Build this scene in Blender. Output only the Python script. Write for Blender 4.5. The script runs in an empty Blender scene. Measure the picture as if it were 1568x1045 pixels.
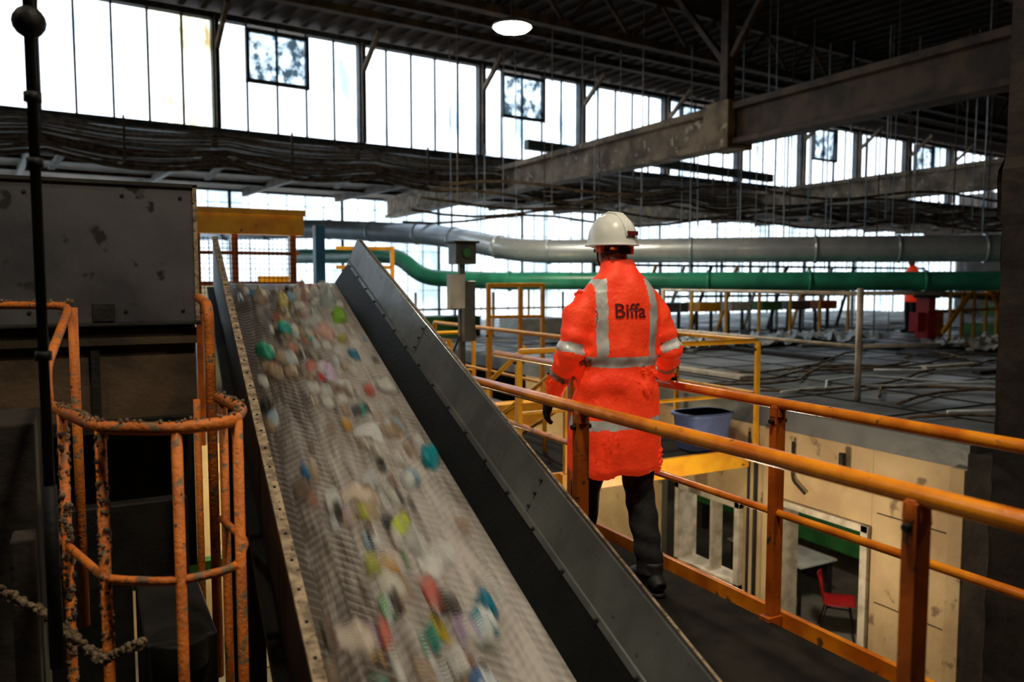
import bpy, bmesh, math, random
from mathutils import Vector, Matrix, noise
from mathutils.bvhtree import BVHTree
random.seed(7)
S = bpy.context.scene
V = Vector

# ------------------------------------------------------------------ materials
def mat(name, c1, c2=None, rough=.6, metal=0., scale=4., bump=0., bscale=None, lo=.4, hi=.6, rvar=0., c3=None, c3scale=30., c3lo=.62, spec=.5, stretch=None):
    m = bpy.data.materials.new(name); m.use_nodes = True
    nt = m.node_tree; N = nt.nodes; L = nt.links
    b = N['Principled BSDF']; b.inputs['Roughness'].default_value = rough
    b.inputs['Metallic'].default_value = metal
    b.inputs['Specular IOR Level'].default_value = spec
    b.inputs['Base Color'].default_value = (*c1, 1)
    tc = N.new('ShaderNodeTexCoord'); src = tc.outputs['Object']
    if stretch:
        mp = N.new('ShaderNodeMapping'); mp.inputs['Scale'].default_value = stretch
        L.new(src, mp.inputs[0]); src = mp.outputs[0]
    if c2:
        n = N.new('ShaderNodeTexNoise'); n.inputs['Scale'].default_value = scale; n.inputs['Detail'].default_value = 8
        L.new(src, n.inputs['Vector'])
        r = N.new('ShaderNodeValToRGB'); r.color_ramp.elements[0].position = lo; r.color_ramp.elements[1].position = hi
        r.color_ramp.elements[0].color = (*c1, 1); r.color_ramp.elements[1].color = (*c2, 1)
        L.new(n.outputs['Fac'], r.inputs[0]); out = r.outputs[0]
        if c3:
            n3 = N.new('ShaderNodeTexNoise'); n3.inputs['Scale'].default_value = c3scale; n3.inputs['Detail'].default_value = 5
            L.new(src, n3.inputs['Vector'])
            r3 = N.new('ShaderNodeValToRGB'); r3.color_ramp.elements[0].position = c3lo; r3.color_ramp.elements[1].position = c3lo + .06
            L.new(n3.outputs['Fac'], r3.inputs[0])
            mx = N.new('ShaderNodeMix'); mx.data_type = 'RGBA'
            L.new(r3.outputs[0], mx.inputs[0]); L.new(out, mx.inputs[6]); mx.inputs[7].default_value = (*c3, 1)
            out = mx.outputs[2]
        L.new(out, b.inputs['Base Color'])
        if rvar:
            mr = N.new('ShaderNodeMapRange'); mr.inputs[1].default_value = .35; mr.inputs[2].default_value = .65
            mr.inputs[3].default_value = max(0.05, rough - rvar); mr.inputs[4].default_value = min(1, rough + rvar)
            L.new(n.outputs['Fac'], mr.inputs[0]); L.new(mr.outputs[0], b.inputs['Roughness'])
    if bump:
        n2 = N.new('ShaderNodeTexNoise'); n2.inputs['Scale'].default_value = bscale or scale * 5; n2.inputs['Detail'].default_value = 6
        L.new(src, n2.inputs['Vector'])
        bp = N.new('ShaderNodeBump'); bp.inputs['Strength'].default_value = bump; bp.inputs['Distance'].default_value = .02
        L.new(n2.outputs['Fac'], bp.inputs['Height']); L.new(bp.outputs[0], b.inputs['Normal'])
    return m

def emis(name, c, s):
    m = bpy.data.materials.new(name); m.use_nodes = True
    b = m.node_tree.nodes['Principled BSDF']
    b.inputs['Base Color'].default_value = (*c, 1)
    b.inputs['Emission Color'].default_value = (*c, 1); b.inputs['Emission Strength'].default_value = s
    return m

def glass(name, c1, c2, scale, lo, hi, streak=(1, 1, .35)):
    """dirty sheet glass: light passes through, tinted by grime"""
    m = bpy.data.materials.new(name); m.use_nodes = True
    nt = m.node_tree; N = nt.nodes; L = nt.links
    N.remove(N['Principled BSDF'])
    tr = N.new('ShaderNodeBsdfTransparent'); tc = N.new('ShaderNodeTexCoord')
    mp = N.new('ShaderNodeMapping'); mp.inputs['Scale'].default_value = streak
    n = N.new('ShaderNodeTexNoise'); n.inputs['Scale'].default_value = scale; n.inputs['Detail'].default_value = 9
    n.inputs['Roughness'].default_value = .62
    r = N.new('ShaderNodeValToRGB'); r.color_ramp.elements[0].position = lo; r.color_ramp.elements[1].position = hi
    r.color_ramp.elements[0].color = (*c1, 1); r.color_ramp.elements[1].color = (*c2, 1)
    L.new(tc.outputs['Object'], mp.inputs[0]); L.new(mp.outputs[0], n.inputs['Vector']); L.new(n.outputs['Fac'], r.inputs[0])
    L.new(r.outputs[0], tr.inputs[0]); L.new(tr.outputs[0], N['Material Output'].inputs[0])
    return m

M = {}
M['yellow'] = mat('yellow_paint', (.92, .46, .02), (.80, .33, .02), .38, 0, 6, .08, 40, c3=(.12, .07, .04), c3scale=14, c3lo=.66)
M['railpaint'] = mat('weathered_orange_paint', (.92, .30, .012), (.62, .15, .008), .26, 0, 5, .1, 40, c3=(.14, .07, .03), c3scale=13, c3lo=.64)
M['orange'] = mat('orange_paint', (.60, .13, .008), (.38, .08, .008), .38, 0, 5, .12, 40, c3=(.07, .04, .025), c3scale=18, c3lo=.62)
M['dustyorange'] = mat('dusty_orange_paint', (.74, .19, .015), (.50, .12, .012), .6, 0, 5, .4, 60, c3=(.22, .13, .07), c3scale=22, c3lo=.57)
M['fluff'] = mat('dust_fluff', (.28, .19, .12), (.14, .095, .06), 1, 0, 30, 1, 90)
M['steel'] = mat('grey_steel', (.155, .165, .165), (.09, .095, .095), .36, .35, 3, .08, 30, rvar=.12, c3=(.04, .036, .034), c3scale=26, c3lo=.66)
M['darksteel'] = mat('dark_steel', (.020, .017, .015), (.009, .008, .007), .6, .3, 5, .2, 40)
M['black'] = mat('black_rubber', (.003, .003, .004), (.006, .006, .006), .6, 0, 6, .2, 40, spec=.2)
M['rustplank'] = mat('dusty_edge_steel', (.42, .31, .21), (.17, .12, .08), .8, 0, 20, .6, 90, c3=(.02, .018, .015), c3scale=45, c3lo=.60)
M['guard'] = mat('scuffed_guard_sheet', (.20, .195, .21), (.075, .072, .088), .34, .5, 1.7, .1, 20, lo=.36, hi=.60, rvar=.14, c3=(.05, .045, .04), c3scale=7, c3lo=.62)
M['brownsteel'] = mat('brown_steel', (.11, .066, .036), (.04, .025, .016), .7, .1, 3, .3, 30)
M['beam'] = mat('dusty_concrete_beam', (.34, .25, .165), (.15, .105, .07), .85, 0, 2.5, .5, 18, c3=(.50, .41, .30), c3scale=6, c3lo=.60)
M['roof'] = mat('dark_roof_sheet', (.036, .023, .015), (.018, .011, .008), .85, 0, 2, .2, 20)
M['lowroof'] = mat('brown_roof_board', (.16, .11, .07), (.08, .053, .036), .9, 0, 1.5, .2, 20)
M['frame'] = mat('window_frame_paint', (.06, .075, .09), (.03, .035, .04), .6, 0, 6)
M['cable'] = mat('dusty_cable', (.21, .15, .10), (.08, .058, .04), .9, 0, 8, .5, 60)
M['silver'] = mat('galvanised_duct', (.66, .72, .78), (.46, .52, .60), .34, .5, 2, .05, 20, rvar=.1)
M['greenpipe'] = mat('green_pipe_paint', (.03, .30, .19), (.02, .19, .125), .35, 0, 3, .05)
M['green'] = mat('green_machine_paint', (.06, .26, .06), (.035, .17, .045), .5, 0, 3)
M['blue'] = mat('blue_paint', (.03, .22, .52), (.02, .14, .34), .5, 0, 3)
M['red'] = mat('red_plastic', (.60, .015, .02), (.45, .01, .015), .4, 0, 4)
M['white'] = mat('white_paint', (.66, .66, .62), (.50, .49, .46), .5, 0, 5)
M['greyrail'] = mat('dusty_pale_rail', (.60, .53, .45), (.38, .33, .27), .6, 0, 8)
M['wire'] = mat('galvanised_wire', (.70, .76, .80), (.50, .55, .60), .4, .1, 8)
M['cream'] = mat('cream_plaster', (.62, .45, .26), (.40, .275, .155), .85, 0, 1.6, .25, 16, lo=.35, hi=.65, c3=(.22, .15, .09), c3scale=5, c3lo=.63)
M['deck'] = mat('dusty_deck_boards', (.17, .18, .195), (.08, .085, .095), .50, 0, 1.4, .3, 12, rvar=.15)
M['concrete'] = mat('concrete_floor', (.24, .21, .18), (.14, .12, .10), .75, 0, 1.5, .2, 12, rvar=.1)
M['brick'] = mat('sooty_brick', (.026, .018, .013), (.010, .007, .006), .95, 0, 4, .6, 14)
M['wall'] = mat('dark_wall', (.05, .038, .030), (.025, .019, .015), .9, 0, 1.5, .2, 10)
M['grate'] = mat('walkway_plate', (.020, .016, .012), (.009, .007, .006), .9, .0, 6, .3, 60, spec=.2)
M['binblue'] = mat('bin_plastic', (.13, .19, .44), (.10, .14, .34), .5, 0, 4)
M['glass'] = glass('dirty_glass', (.14, .20, .25), (.46, .49, .52), 1.5, .34, .48)
M['glass2'] = glass('grimy_vent_glass', (.012, .02, .026), (.26, .32, .37), 4.2, .42, .58, (1, 1, .8))
M['glassy'] = glass('yellow_stained_glass', (.15, .11, .05), (.40, .42, .36), 2.6, .36, .54, (1.5, 1, .4))
M['glassfar'] = glass('far_dirty_glass', (.13, .175, .20), (.36, .40, .42), .9, .32, .54)
M['lampglow'] = emis('lamp_glow', (1, .93, .72), 60)
M['paper'] = mat('paper', (.75, .74, .70), (.66, .65, .60), .8)
M['tie'] = mat('tie_paint', (.14, .19, .17), (.08, .10, .095), .6, 0, 3)

# ------------------------------------------------------------------ mesh builder
class Bd:
    def __init__(s, name, mats, parent=None, matrix=None):
        s.name = name; s.mats = [M[m] if isinstance(m, str) else m for m in mats]; s.bm = bmesh.new(); s.parent = parent; s.matrix = matrix
    def obox(s, o, a, b, c, m=0):
        o, a, b, c = map(V, (o, a, b, c))
        vs = [s.bm.verts.new(o + a * i + b * j + c * k) for k in (0, 1) for j in (0, 1) for i in (0, 1)]
        fl = [(0, 2, 3, 1), (4, 5, 7, 6), (0, 1, 5, 4), (2, 6, 7, 3), (0, 4, 6, 2), (1, 3, 7, 5)]
        if a.cross(b).dot(c) < 0: fl = [f[::-1] for f in fl]
        for f in fl:
            q = s.bm.faces.new([vs[i] for i in f]); q.material_index = m
    def box(s, lo, hi, m=0):
        s.obox(lo, (hi[0] - lo[0], 0, 0), (0, hi[1] - lo[1], 0), (0, 0, hi[2] - lo[2]), m)
    def beam(s, p, q, w, h, m=0, up=(0, 0, 1)):
        p, q = V(p), V(q); t = (q - p).normalized(); u = V(up)
        sd = t.cross(u)
        if sd.length < 1e-3: sd = t.cross(V((1, 0, 0)))
        sd.normalize(); u = sd.cross(t).normalized()
        s.obox(p - sd * w / 2 - u * h / 2, q - p, sd * w, u * h, m)
    def ibeam(s, p, q, w, h, m=0, tf=.02):
        p, q = V(p), V(q)
        s.beam(p, q, tf, h, m)
        for z in (-1, 1): s.beam(p + V((0, 0, z * (h / 2 - tf / 2))), q + V((0, 0, z * (h / 2 - tf / 2))), w, tf, m)
    def tube(s, pts, r, m=0, seg=12, ref=None, cap=True, power=None):
        pts = [V(p) for p in pts]; n = len(pts); rs = r if isinstance(r, (list, tuple)) else [r] * n
        T = []
        for i in range(n):
            a = pts[max(i - 1, 0)]; b = pts[min(i + 1, n - 1)]; T.append((b - a).normalized())
        if ref is None:
            x = T[0].cross(V((0, 0, 1)))
            if x.length < .1: x = T[0].cross(V((1, 0, 0)))
        else: x = V(ref)
        rings = []
        for i in range(n):
            x = (x - T[i] * x.dot(T[i])).normalized(); y = T[i].cross(x)
            ra, rb = rs[i] if isinstance(rs[i], (list, tuple)) else (rs[i], rs[i])
            ring = []
            for k in range(seg):
                th = 2 * math.pi * k / seg; c, sn = math.cos(th), math.sin(th)
                if power:
                    c = math.copysign(abs(c) ** power, c); sn = math.copysign(abs(sn) ** power, sn)
                ring.append(s.bm.verts.new(pts[i] + x * ra * c + y * rb * sn))
            rings.append(ring)
        for i in range(n - 1):
            for k in range(seg):
                f = s.bm.faces.new((rings[i][k], rings[i][(k + 1) % seg], rings[i + 1][(k + 1) % seg], rings[i + 1][k]))
                f.smooth = True; f.material_index = m
        if cap:
            f = s.bm.faces.new(rings[0][::-1]); f.material_index = m
            f = s.bm.faces.new(rings[-1]); f.material_index = m
        return rings
    def ball(s, c, r, m=0, sc=(1, 1, 1), u=12, v=8):
        c = V(c); bm = s.bm; rows = []
        for j in range(1, v):
            ph = math.pi * j / v; sp_, cp_ = math.sin(ph), math.cos(ph)
            rows.append([bm.verts.new((c.x + r * sc[0] * sp_ * math.cos(6.28319 * i / u), c.y + r * sc[1] * sp_ * math.sin(6.28319 * i / u), c.z + r * sc[2] * cp_)) for i in range(u)])
        t = bm.verts.new((c.x, c.y, c.z + r * sc[2])); d = bm.verts.new((c.x, c.y, c.z - r * sc[2]))
        fs = []
        for i in range(u):
            k = (i + 1) % u; fs.append(bm.faces.new((t, rows[0][i], rows[0][k]))); fs.append(bm.faces.new((d, rows[-1][k], rows[-1][i])))
            for j in range(v - 2): fs.append(bm.faces.new((rows[j][i], rows[j + 1][i], rows[j + 1][k], rows[j][k])))
        for f in fs: f.smooth = True; f.material_index = m
    def quad(s, ps, m=0):
        f = s.bm.faces.new([s.bm.verts.new(V(p)) for p in ps]); f.material_index = m
    def finish(s, bevel=0):
        me = bpy.data.meshes.new(s.name); bmesh.ops.recalc_face_normals(s.bm, faces=s.bm.faces)
        s.bm.to_mesh(me); s.bm.free()
        for m in s.mats: me.materials.append(m)
        o = bpy.data.objects.new(s.name, me); S.collection.objects.link(o)
        if s.matrix is not None: o.matrix_world = s.matrix
        if s.parent: o.parent = s.parent
        if bevel:
            b = o.modifiers.new('bevel', 'BEVEL'); b.width = bevel; b.segments = 2; b.limit_method = 'ANGLE'
        return o

def empty(name, loc=(0, 0, 0), rz=0):
    e = bpy.data.objects.new(name, None); e.location = loc; e.rotation_euler = (0, 0, rz); S.collection.objects.link(e); return e

def fillet(pts, r, n=5):
    pts = [V(p) for p in pts]; out = [pts[0]]
    for i in range(1, len(pts) - 1):
        a = (pts[i - 1] - pts[i]); b = (pts[i + 1] - pts[i]); d = min(r, a.length * .45, b.length * .45)
        p0 = pts[i] + a.normalized() * d; p2 = pts[i] + b.normalized() * d
        for k in range(n + 1):
            t = k / n; out.append(p0 * (1 - t) ** 2 + pts[i] * 2 * t * (1 - t) + p2 * t * t)
    out.append(pts[-1]); return out

# ------------------------------------------------------------------ the worker (built first)
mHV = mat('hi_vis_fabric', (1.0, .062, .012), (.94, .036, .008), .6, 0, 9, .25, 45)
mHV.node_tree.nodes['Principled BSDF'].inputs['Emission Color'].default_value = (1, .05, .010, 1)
mHV.node_tree.nodes['Principled BSDF'].inputs['Emission Strength'].default_value = .26  # glow added to the fabric, standing in for fluorescent dye
mRef = mat('reflective_tape', (.74, .75, .76), (.58, .59, .60), .35, .1, 20)
mTr = mat('black_trouser', (.010, .010, .013), (.018, .018, .022), .85, 0, 10, .2)
mSkin = mat('skin', (.52, .27, .18), (.46, .22, .15), .5, 0, 12)
mHair = mat('short_grey_hair', (.14, .115, .10), (.07, .055, .045), .8, 0, 60, .8, 200)
mHel = mat('white_helmet', (.84, .84, .82), (.72, .72, .70), .3, 0, 6, rvar=.05)
mGl = mat('glove', (.012, .012, .014), (.02, .02, .022), .6, 0, 20, .2)
mTxt = mat('dark_red_print', (.15, .004, .006), None, .6)
mOr = mat('orange_strap', (.85, .15, .02), None, .5)
mEye = mat('eye_white', (.8, .8, .78), None, .3)
man = empty('worker', (2.31, 3.24, 0), math.radians(-8))

def vox(bd, size, smooth=3, fac=.5):
    me = bpy.data.meshes.new('t'); bmesh.ops.recalc_face_normals(bd.bm, faces=bd.bm.faces); bd.bm.to_mesh(me); bd.bm.free()
    o = bpy.data.objects.new('t', me); S.collection.objects.link(o)
    m = o.modifiers.new('r', 'REMESH'); m.mode = 'VOXEL'; m.voxel_size = size
    if smooth: m2 = o.modifiers.new('s', 'SMOOTH'); m2.iterations = smooth; m2.factor = fac
    dg = bpy.context.evaluated_depsgraph_get(); dg.update(); r = bpy.data.meshes.new_from_object(o.evaluated_get(dg))
    bpy.data.objects.remove(o); return r
def addpart(name, me, mats, smooth=True, idx=None, par=None):
    while len(me.materials): me.materials.pop()
    for m in mats: me.materials.append(m)
    o = bpy.data.objects.new(name, me); S.collection.objects.link(o); o.parent = par or man
    if idx: me.polygons.foreach_set('material_index', idx)
    if smooth: me.polygons.foreach_set('use_smooth', [True] * len(me.polygons))
    me.update()
    return o
def pl_dist(p, pts):
    best = (9, 0); acc = 0
    for i in range(len(pts) - 1):
        a, c = pts[i], pts[i + 1]; d = c - a; t = max(0, min(1, (p - a).dot(d) / d.length_squared)); q = a + d * t
        k = (p - q).length
        if k < best[0]: best = (k, acc + d.length * t)
        acc += d.length
    return best
armL = [V(p) for p in ((-.150, 0, 1.465), (-.215, -.015, 1.385), (-.262, -.03, 1.20), (-.268, .07, 1.09), (-.272, .165, .985))]
armR = [V(p) for p in ((.150, 0, 1.465), (.215, -.015, 1.385), (.275, -.045, 1.20), (.325, .05, 1.13), (.368, .155, 1.055))]
rad = [.066, .074, .066, .060, .050]
b = Bd('j', [])
TR = [(.60, .0, .232, .150), (.63, 0, .242, .165), (.80, 0, .238, .168), (1.0, 0, .215, .158), (1.14, 0, .198, .148), (1.28, -.005, .205, .148), (1.38, -.01, .212, .142), (1.44, -.01, .212, .135),
      (1.49, -.01, .195, .122), (1.53, -.01, .165, .110), (1.56, -.008, .128, .098), (1.585, -.004, .098, .090), (1.605, .0, .086, .085), (1.635, .008, .080, .080), (1.645, .010, .072, .072)]
b.tube([(0, c, z) for z, c, _, _ in TR], [(x, y) for _, _, x, y in TR], 0, 40, ref=(1, 0, 0), power=.88)
for a in (armL, armR): b.tube(a, rad, 0, 20)
jm = vox(b, .0085, 7, .5)
for v in jm.vertices:
    p = v.co; nn = v.normal
    amp = .013
    d = noise.noise(V((p.x * 7, p.y * 7, p.z * 3.2))) * amp * 1.4 + noise.noise(V((p.x * 16 + 5, p.y * 16, p.z * 9))) * amp * .9
    dl, tl = pl_dist(p, armL); dr, tr = pl_dist(p, armR)
    for dd, tt in ((dl, tl), (dr, tr)):
        if dd < .1: d += .009 * math.sin(tt * 75 + p.y * 20) * math.exp(-((tt - .31) / .12) ** 2)
    if abs(p.x) < .22 and p.z < 1.4: d += .010 * math.sin(p.z * 38 + p.x * 9 + 3 * noise.noise(V((p.x * 6, p.y * 6, 1)))) * math.exp(-((p.z - 1.1) / .16) ** 2)
    if p.z < .8: d += .014 * math.sin(math.atan2(p.y, p.x) * 5 + 1) * min(1, (.8 - p.z) / .2)
    v.co = p + nn * d
idx = []
for f in jm.polygons:
    p = f.center; dl, tl = pl_dist(p, armL); dr, tr = pl_dist(p, armR)
    mi = 0
    arm = min(dl, dr) < .090 and (abs(p.x) > .195 + (.0 if p.z > 1.25 else .012)) and p.z < 1.42 and p.z > .9
    if arm and p.z > .95:
        t = tl if dl < dr else tr
        if .245 < t < .295 or .42 < t < .465: mi = 1
    else:
        if 1.135 < p.z < 1.185 or .835 < p.z < .885: mi = 1
        elif p.z > 1.18 and p.z < 1.56:
            bx_ = .135 - .10 * max(0, p.z - 1.45) 
            if abs(abs(p.x) - bx_) < .024: mi = 1
    idx.append(mi)
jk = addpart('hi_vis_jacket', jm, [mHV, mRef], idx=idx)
bvh = BVHTree.FromPolygons([v.co.copy() for v in jm.vertices], [tuple(p.vertices) for p in jm.polygons])
cu = bpy.data.curves.new('t', 'FONT'); cu.body = 'Biffa'; cu.size = .098; cu.align_x = 'CENTER'; cu.offset = .0018; cu.resolution_u = 3
to = bpy.data.objects.new('t', cu); S.collection.objects.link(to)
dg = bpy.context.evaluated_depsgraph_get(); dg.update(); tm = bpy.data.meshes.new_from_object(to.evaluated_get(dg)); bpy.data.objects.remove(to)
tb = bmesh.new(); tb.from_mesh(tm); bmesh.ops.triangulate(tb, faces=tb.faces)
for _ in range(2): bmesh.ops.subdivide_edges(tb, edges=[e for e in tb.edges if e.calc_length() > .012], cuts=1)
for v in tb.verts:
    x, z = v.co.x, 1.375 + v.co.y
    h = bvh.ray_cast(V((x, -1, z)), V((0, 1, 0)))
    v.co = (V((x, h[0].y - .004, z)) if h[0] else V((x, -.15, z)))
bmesh.ops.recalc_face_normals(tb, faces=tb.faces); tb.to_mesh(tm); tb.free(); addpart('back_lettering', tm, [mTxt])
b = Bd('j', [])
b.tube([(0, 0, .98), (0, 0, .9), (0, 0, .82), (0, 0, .76)], [(.15, .11), (.165, .12), (.165, .12), (.12, .09)], 0, 24, ref=(1, 0, 0))
legL = [(-.09, 0, .86), (-.105, .05, .66), (-.115, .10, .50), (-.12, .12, .32), (-.125, .12, .09)]
legR = [(.09, 0, .86), (.11, -.015, .66), (.12, -.03, .50), (.132, -.08, .30), (.145, -.12, .09)]
for lg in (legL, legR): b.tube(lg, [.105, .092, .076, .072, .066], 0, 20)
tm = vox(b, .009, 4)
for v in tm.vertices:
    p = v.co; v.co = p + v.normal * (.006 * noise.noise(p * 14) + .004 * math.sin(p.z * 60 + p.x * 20) * (1 if p.z < .3 else .4))
addpart('trousers', tm, [mTr])
b = Bd('boots', [mGl, 'black'])
FT = ((-.125, .12), (.145, -.12))
for (x, y) in FT:
    b.tube([(x, y - .01, .16), (x, y - .01, .10), (x, y + .0, .07), (x, y + .01, .04), (x, y + .02, .025)], [(.055, .06), (.05, .06), (.05, .075), (.05, .11), (.05, .14)], 0, 20, ref=(1, 0, 0))
    b.tube([(x, y - .095, .05), (x, y - .05, .07), (x, y + .05, .07), (x, y + .12, .055), (x, y + .17, .045), (x, y + .19, .04)], [(.035, .03), (.045, .05), (.047, .05), (.05, .04), (.042, .032), (.02, .02)], 0, 16, ref=(1, 0, 0))
bmx = vox(b, .007, 3); addpart('boots', bmx, [mGl])
b = Bd('boot_soles', [mGl])
for (x, y) in FT:
    b.tube([(x, y + .045, .002), (x, y + .045, .022)], [(.052, .15), (.05, .148)], 0, 24, ref=(1, 0, 0), power=.8)
o = b.finish(); o.parent = man
def hand(name, wrist, fdir, palm, thumb, curl, sc=1.0):
    fdir = V(fdir).normalized(); palm = V(palm); palm = (palm - fdir * palm.dot(fdir)).normalized(); side = V(thumb); side = (side - fdir * side.dot(fdir) - palm * side.dot(palm)).normalized()
    w = V(wrist); b = Bd('j', [])
    b.tube([w - fdir * .05, w, w + fdir * .03, w + fdir * .07, w + fdir * .095], [(.032, .026), (.029, .020), (.038, .018), (.043, .016), (.038, .011)], 0, 16, ref=side)
    Ls = [(.026, .044, .026, .021), (.009, .048, .030, .023), (-.009, .045, .028, .022), (-.026, .036, .022, .019)]
    for off, a1, a2, a3 in Ls:
        p = w + fdir * (.088 - abs(off) * .25) + side * off; d = fdir.copy(); pts = [p - fdir * .02, p]; ang = 0
        for ln, k in ((a1, .7), (a2, 1.), (a3, .8)):
            ang += curl * k; d = fdir * math.cos(ang) + palm * math.sin(ang) + side * off * 1.5; d.normalize(); p = p + d * ln; pts.append(p)
        b.tube(pts, [.0098, .0098, .0094, .0088, .0072], 0, 10)
    p = w + fdir * .028 + side * .025; d = (side * .75 + fdir * .6 + palm * .25).normalized(); q = p + d * .042; d2 = (side * .25 + fdir * .8 + palm * (.3 + curl * .5)).normalized(); r = q + d2 * .033
    d3 = (fdir * .7 + palm * (.5 + curl)).normalized(); e = r + d3 * .026
    b.tube([p - d * .015, p, q, r, e], [.013, .014, .012, .0108, .008], 0, 10)
    addpart(name, vox(b, .0034, 3), [mGl])
hand('glove_left', (-.274, .185, .965), (-.10, .42, -.90), (.95, .1, 0), (.1, .9, .4), .38)
hand('glove_right', (.372, .178, 1.050), (.75, .55, -.05), (0, 0, -1), (-.5, .8, 0), .75)
hd = Matrix.Translation((-.012, .03, 1.735)) @ Matrix.Rotation(math.radians(12), 4, 'Z')
b = Bd('j', [])
HR = [(-.122, .048, .022, .026), (-.108, .036, .044, .05), (-.08, .020, .057, .074), (-.04, .004, .067, .090), (0, 0, .074, .097), (.04, -.003, .077, .1), (.08, -.005, .070, .09), (.105, -.005, .045, .06), (.116, 0, .02, .03)]
b.tube([(0, c, z) for z, c, _, _ in HR], [(x, y) for _, _, x, y in HR], 0, 32, ref=(1, 0, 0))
b.tube([(0, .086, .022), (0, .104, -.005), (0, .116, -.032), (0, .098, -.042)], [.009, .011, .016, .010], 0, 12)
for sx in (-1, 1):
    b.tube([(sx * .066, .002, -.035), (sx * .080, -.008, -.012), (sx * .086, -.014, .012), (sx * .078, -.006, .026)], [(.007, .010), (.007, .018), (.006, .018), (.005, .009)], 0, 12, ref=(1, 0, 0))
    b.tube([(sx * .010, .094, .026), (sx * .045, .080, .026)], [.009, .007], 0, 10)
b.tube([(-.024, .083, -.066), (0, .092, -.064), (.024, .083, -.066)], [.005, .008, .005], 0, 10); b.tube([(-.022, .081, -.076), (0, .089, -.077), (.022, .081, -.076)], [.005, .008, .005], 0, 10)
b.tube([(0, -.035, -.16), (0, -.03, -.10), (0, -.02, -.05)], [(.060, .062), (.057, .062), (.055, .06)], 0, 24, ref=(1, 0, 0))
hm = vox(b, .005, 3); hm.transform(hd)
inv = hd.inverted(); idx = []
for f in hm.polygons:
    p = inv @ f.center
    k = 1 if ((p.y < .012 and p.z > -.072 - p.y * .3 and abs(p.x) < .079) or p.z > .075) else 0
    if abs(p.x) > .079: k = 0
    idx.append(k)
addpart('head', hm, [mSkin, mHair], idx=idx)
b = Bd('eyes', [mEye, mGl])
for sx in (-1, 1): b.ball((sx * .031, .083, .004), .012, 0); b.ball((sx * .031, .0935, .004), .005, 1)
o = b.finish(); o.data.transform(hd); o.parent = man
b = Bd('hard_hat', [mHel, mGl, mOr, mRef, mTxt])
HH = [(-.022, .118, .143), (-.014, .116, .141), (.01, .113, .136), (.05, .106, .127), (.085, .091, .108), (.112, .067, .080), (.128, .040, .048), (.136, .012, .015)]
b.tube([(0, 0, z + .015) for z, _, _ in HH], [(x, y) for _, x, y in HH], 0, 40, ref=(1, 0, 0), cap=True)
b.tube([(0, 0.004, -.012), (0, .004, -.002)], [(.124, .150), (.122, .147)], 0, 40, ref=(1, 0, 0))
b.tube([(-.05, .10, .002), (0, .165, -.008), (.05, .10, .002)], [(.02, .006), (.045, .006), (.02, .006)], 0, 16, ref=(0, 1, 0))
for x in (-.022, 0, .022):
    b.tube([(x, -.139, .03), (x, -.125, .07), (x, -.098, .108), (x, -.05, .143), (x, 0, .153), (x, .05, .143), (x, .098, .108), (x, .125, .07)], [.004, .006, .006, .006, .006, .006, .006, .004], 0, 8)
b.box((-.02, -.146, .035), (.04, -.134, .055), 4)
b.tube([(.085 * math.sin(t), -.105 * math.cos(t) + .01, -.035) for t in [i * math.pi / 12 - math.pi * .6 for i in range(15)]], [(.004, .010)] * 15, 1, 8, ref=(1, 0, 0))
b.box((-.025, -.112, -.055), (.025, -.09, -.025), 1)
b.box((.083, -.04, -.052), (.105, .0, -.012), 2); b.box((-.105, -.04, -.045), (-.083, .0, -.012), 2)
b.box((-.085, -.105, -.035), (-.05, -.085, -.022), 2)
for sx in (-1, 1): b.tube([(sx * .095, .0, -.02), (sx * .075, .02, -.08), (sx * .03, .045, -.125), (0, .05, -.13)], .005, 1, 6)
o = b.finish(.002); o.data.transform(hd); o.parent = man

# a second worker far off at the sorting line
w2 = empty('worker', (16.55, 11.75, .36), math.radians(70))
b = Bd('j', [])
b.tube([(0, 0, .72), (0, 0, .9), (0, 0, 1.1), (0, .01, 1.3), (0, .01, 1.42), (0, 0, 1.49), (0, .01, 1.54)], [(.20, .14), (.19, .14), (.17, .13), (.20, .13), (.18, .11), (.09, .08), (.07, .07)], 0, 24, ref=(1, 0, 0))
b.tube([(-.17, 0, 1.40), (-.24, .0, 1.15), (-.20, .22, 1.05)], [.065, .055, .045], 0, 14); b.tube([(.17, 0, 1.40), (.24, .0, 1.15), (.20, .24, 1.08)], [.065, .055, .045], 0, 14)
addpart('hi_vis_jacket', vox(b, .018, 3), [mHV], par=w2)
b = Bd('j', [])
for sx in (-1, 1):
    b.tube([(sx * .09, 0, .82), (sx * .10, .02, .45), (sx * .11, 0, .08)], [.10, .07, .06], 0, 14); b.tube([(sx * .11, -.07, .05), (sx * .11, .05, .05), (sx * .11, .17, .04)], [.04, .05, .035], 0, 12)
addpart('trousers', vox(b, .018, 2), [mTr], par=w2)
b = Bd('j', [])
b.tube([(0, 0, 1.48), (0, .02, 1.55), (0, .03, 1.60), (0, .02, 1.68), (0, .01, 1.76)], [(.05, .05), (.052, .06), (.065, .085), (.072, .095), (.04, .05)], 0, 20, ref=(1, 0, 0)); b.ball((0, .115, 1.645), .018, 0)
for sx in (-1, 1):
    b.tube([(sx * .20, .22, 1.06), (sx * .19, .30, 1.05), (sx * .17, .38, 1.03)], [(.03, .02), (.04, .018), (.02, .01)], 0, 10)
addpart('head_and_hands', vox(b, .009, 2), [mSkin], par=w2)
b = Bd('hard_hat', [mHel])
b.tube([(0, .01, 1.69), (0, .01, 1.70), (0, .01, 1.74), (0, .01, 1.79), (0, .01, 1.82)], [(.13, .16), (.11, .135), (.105, .125), (.075, .09), (.02, .03)], 0, 24, ref=(1, 0, 0)); o = b.finish(); o.parent = w2

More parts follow.
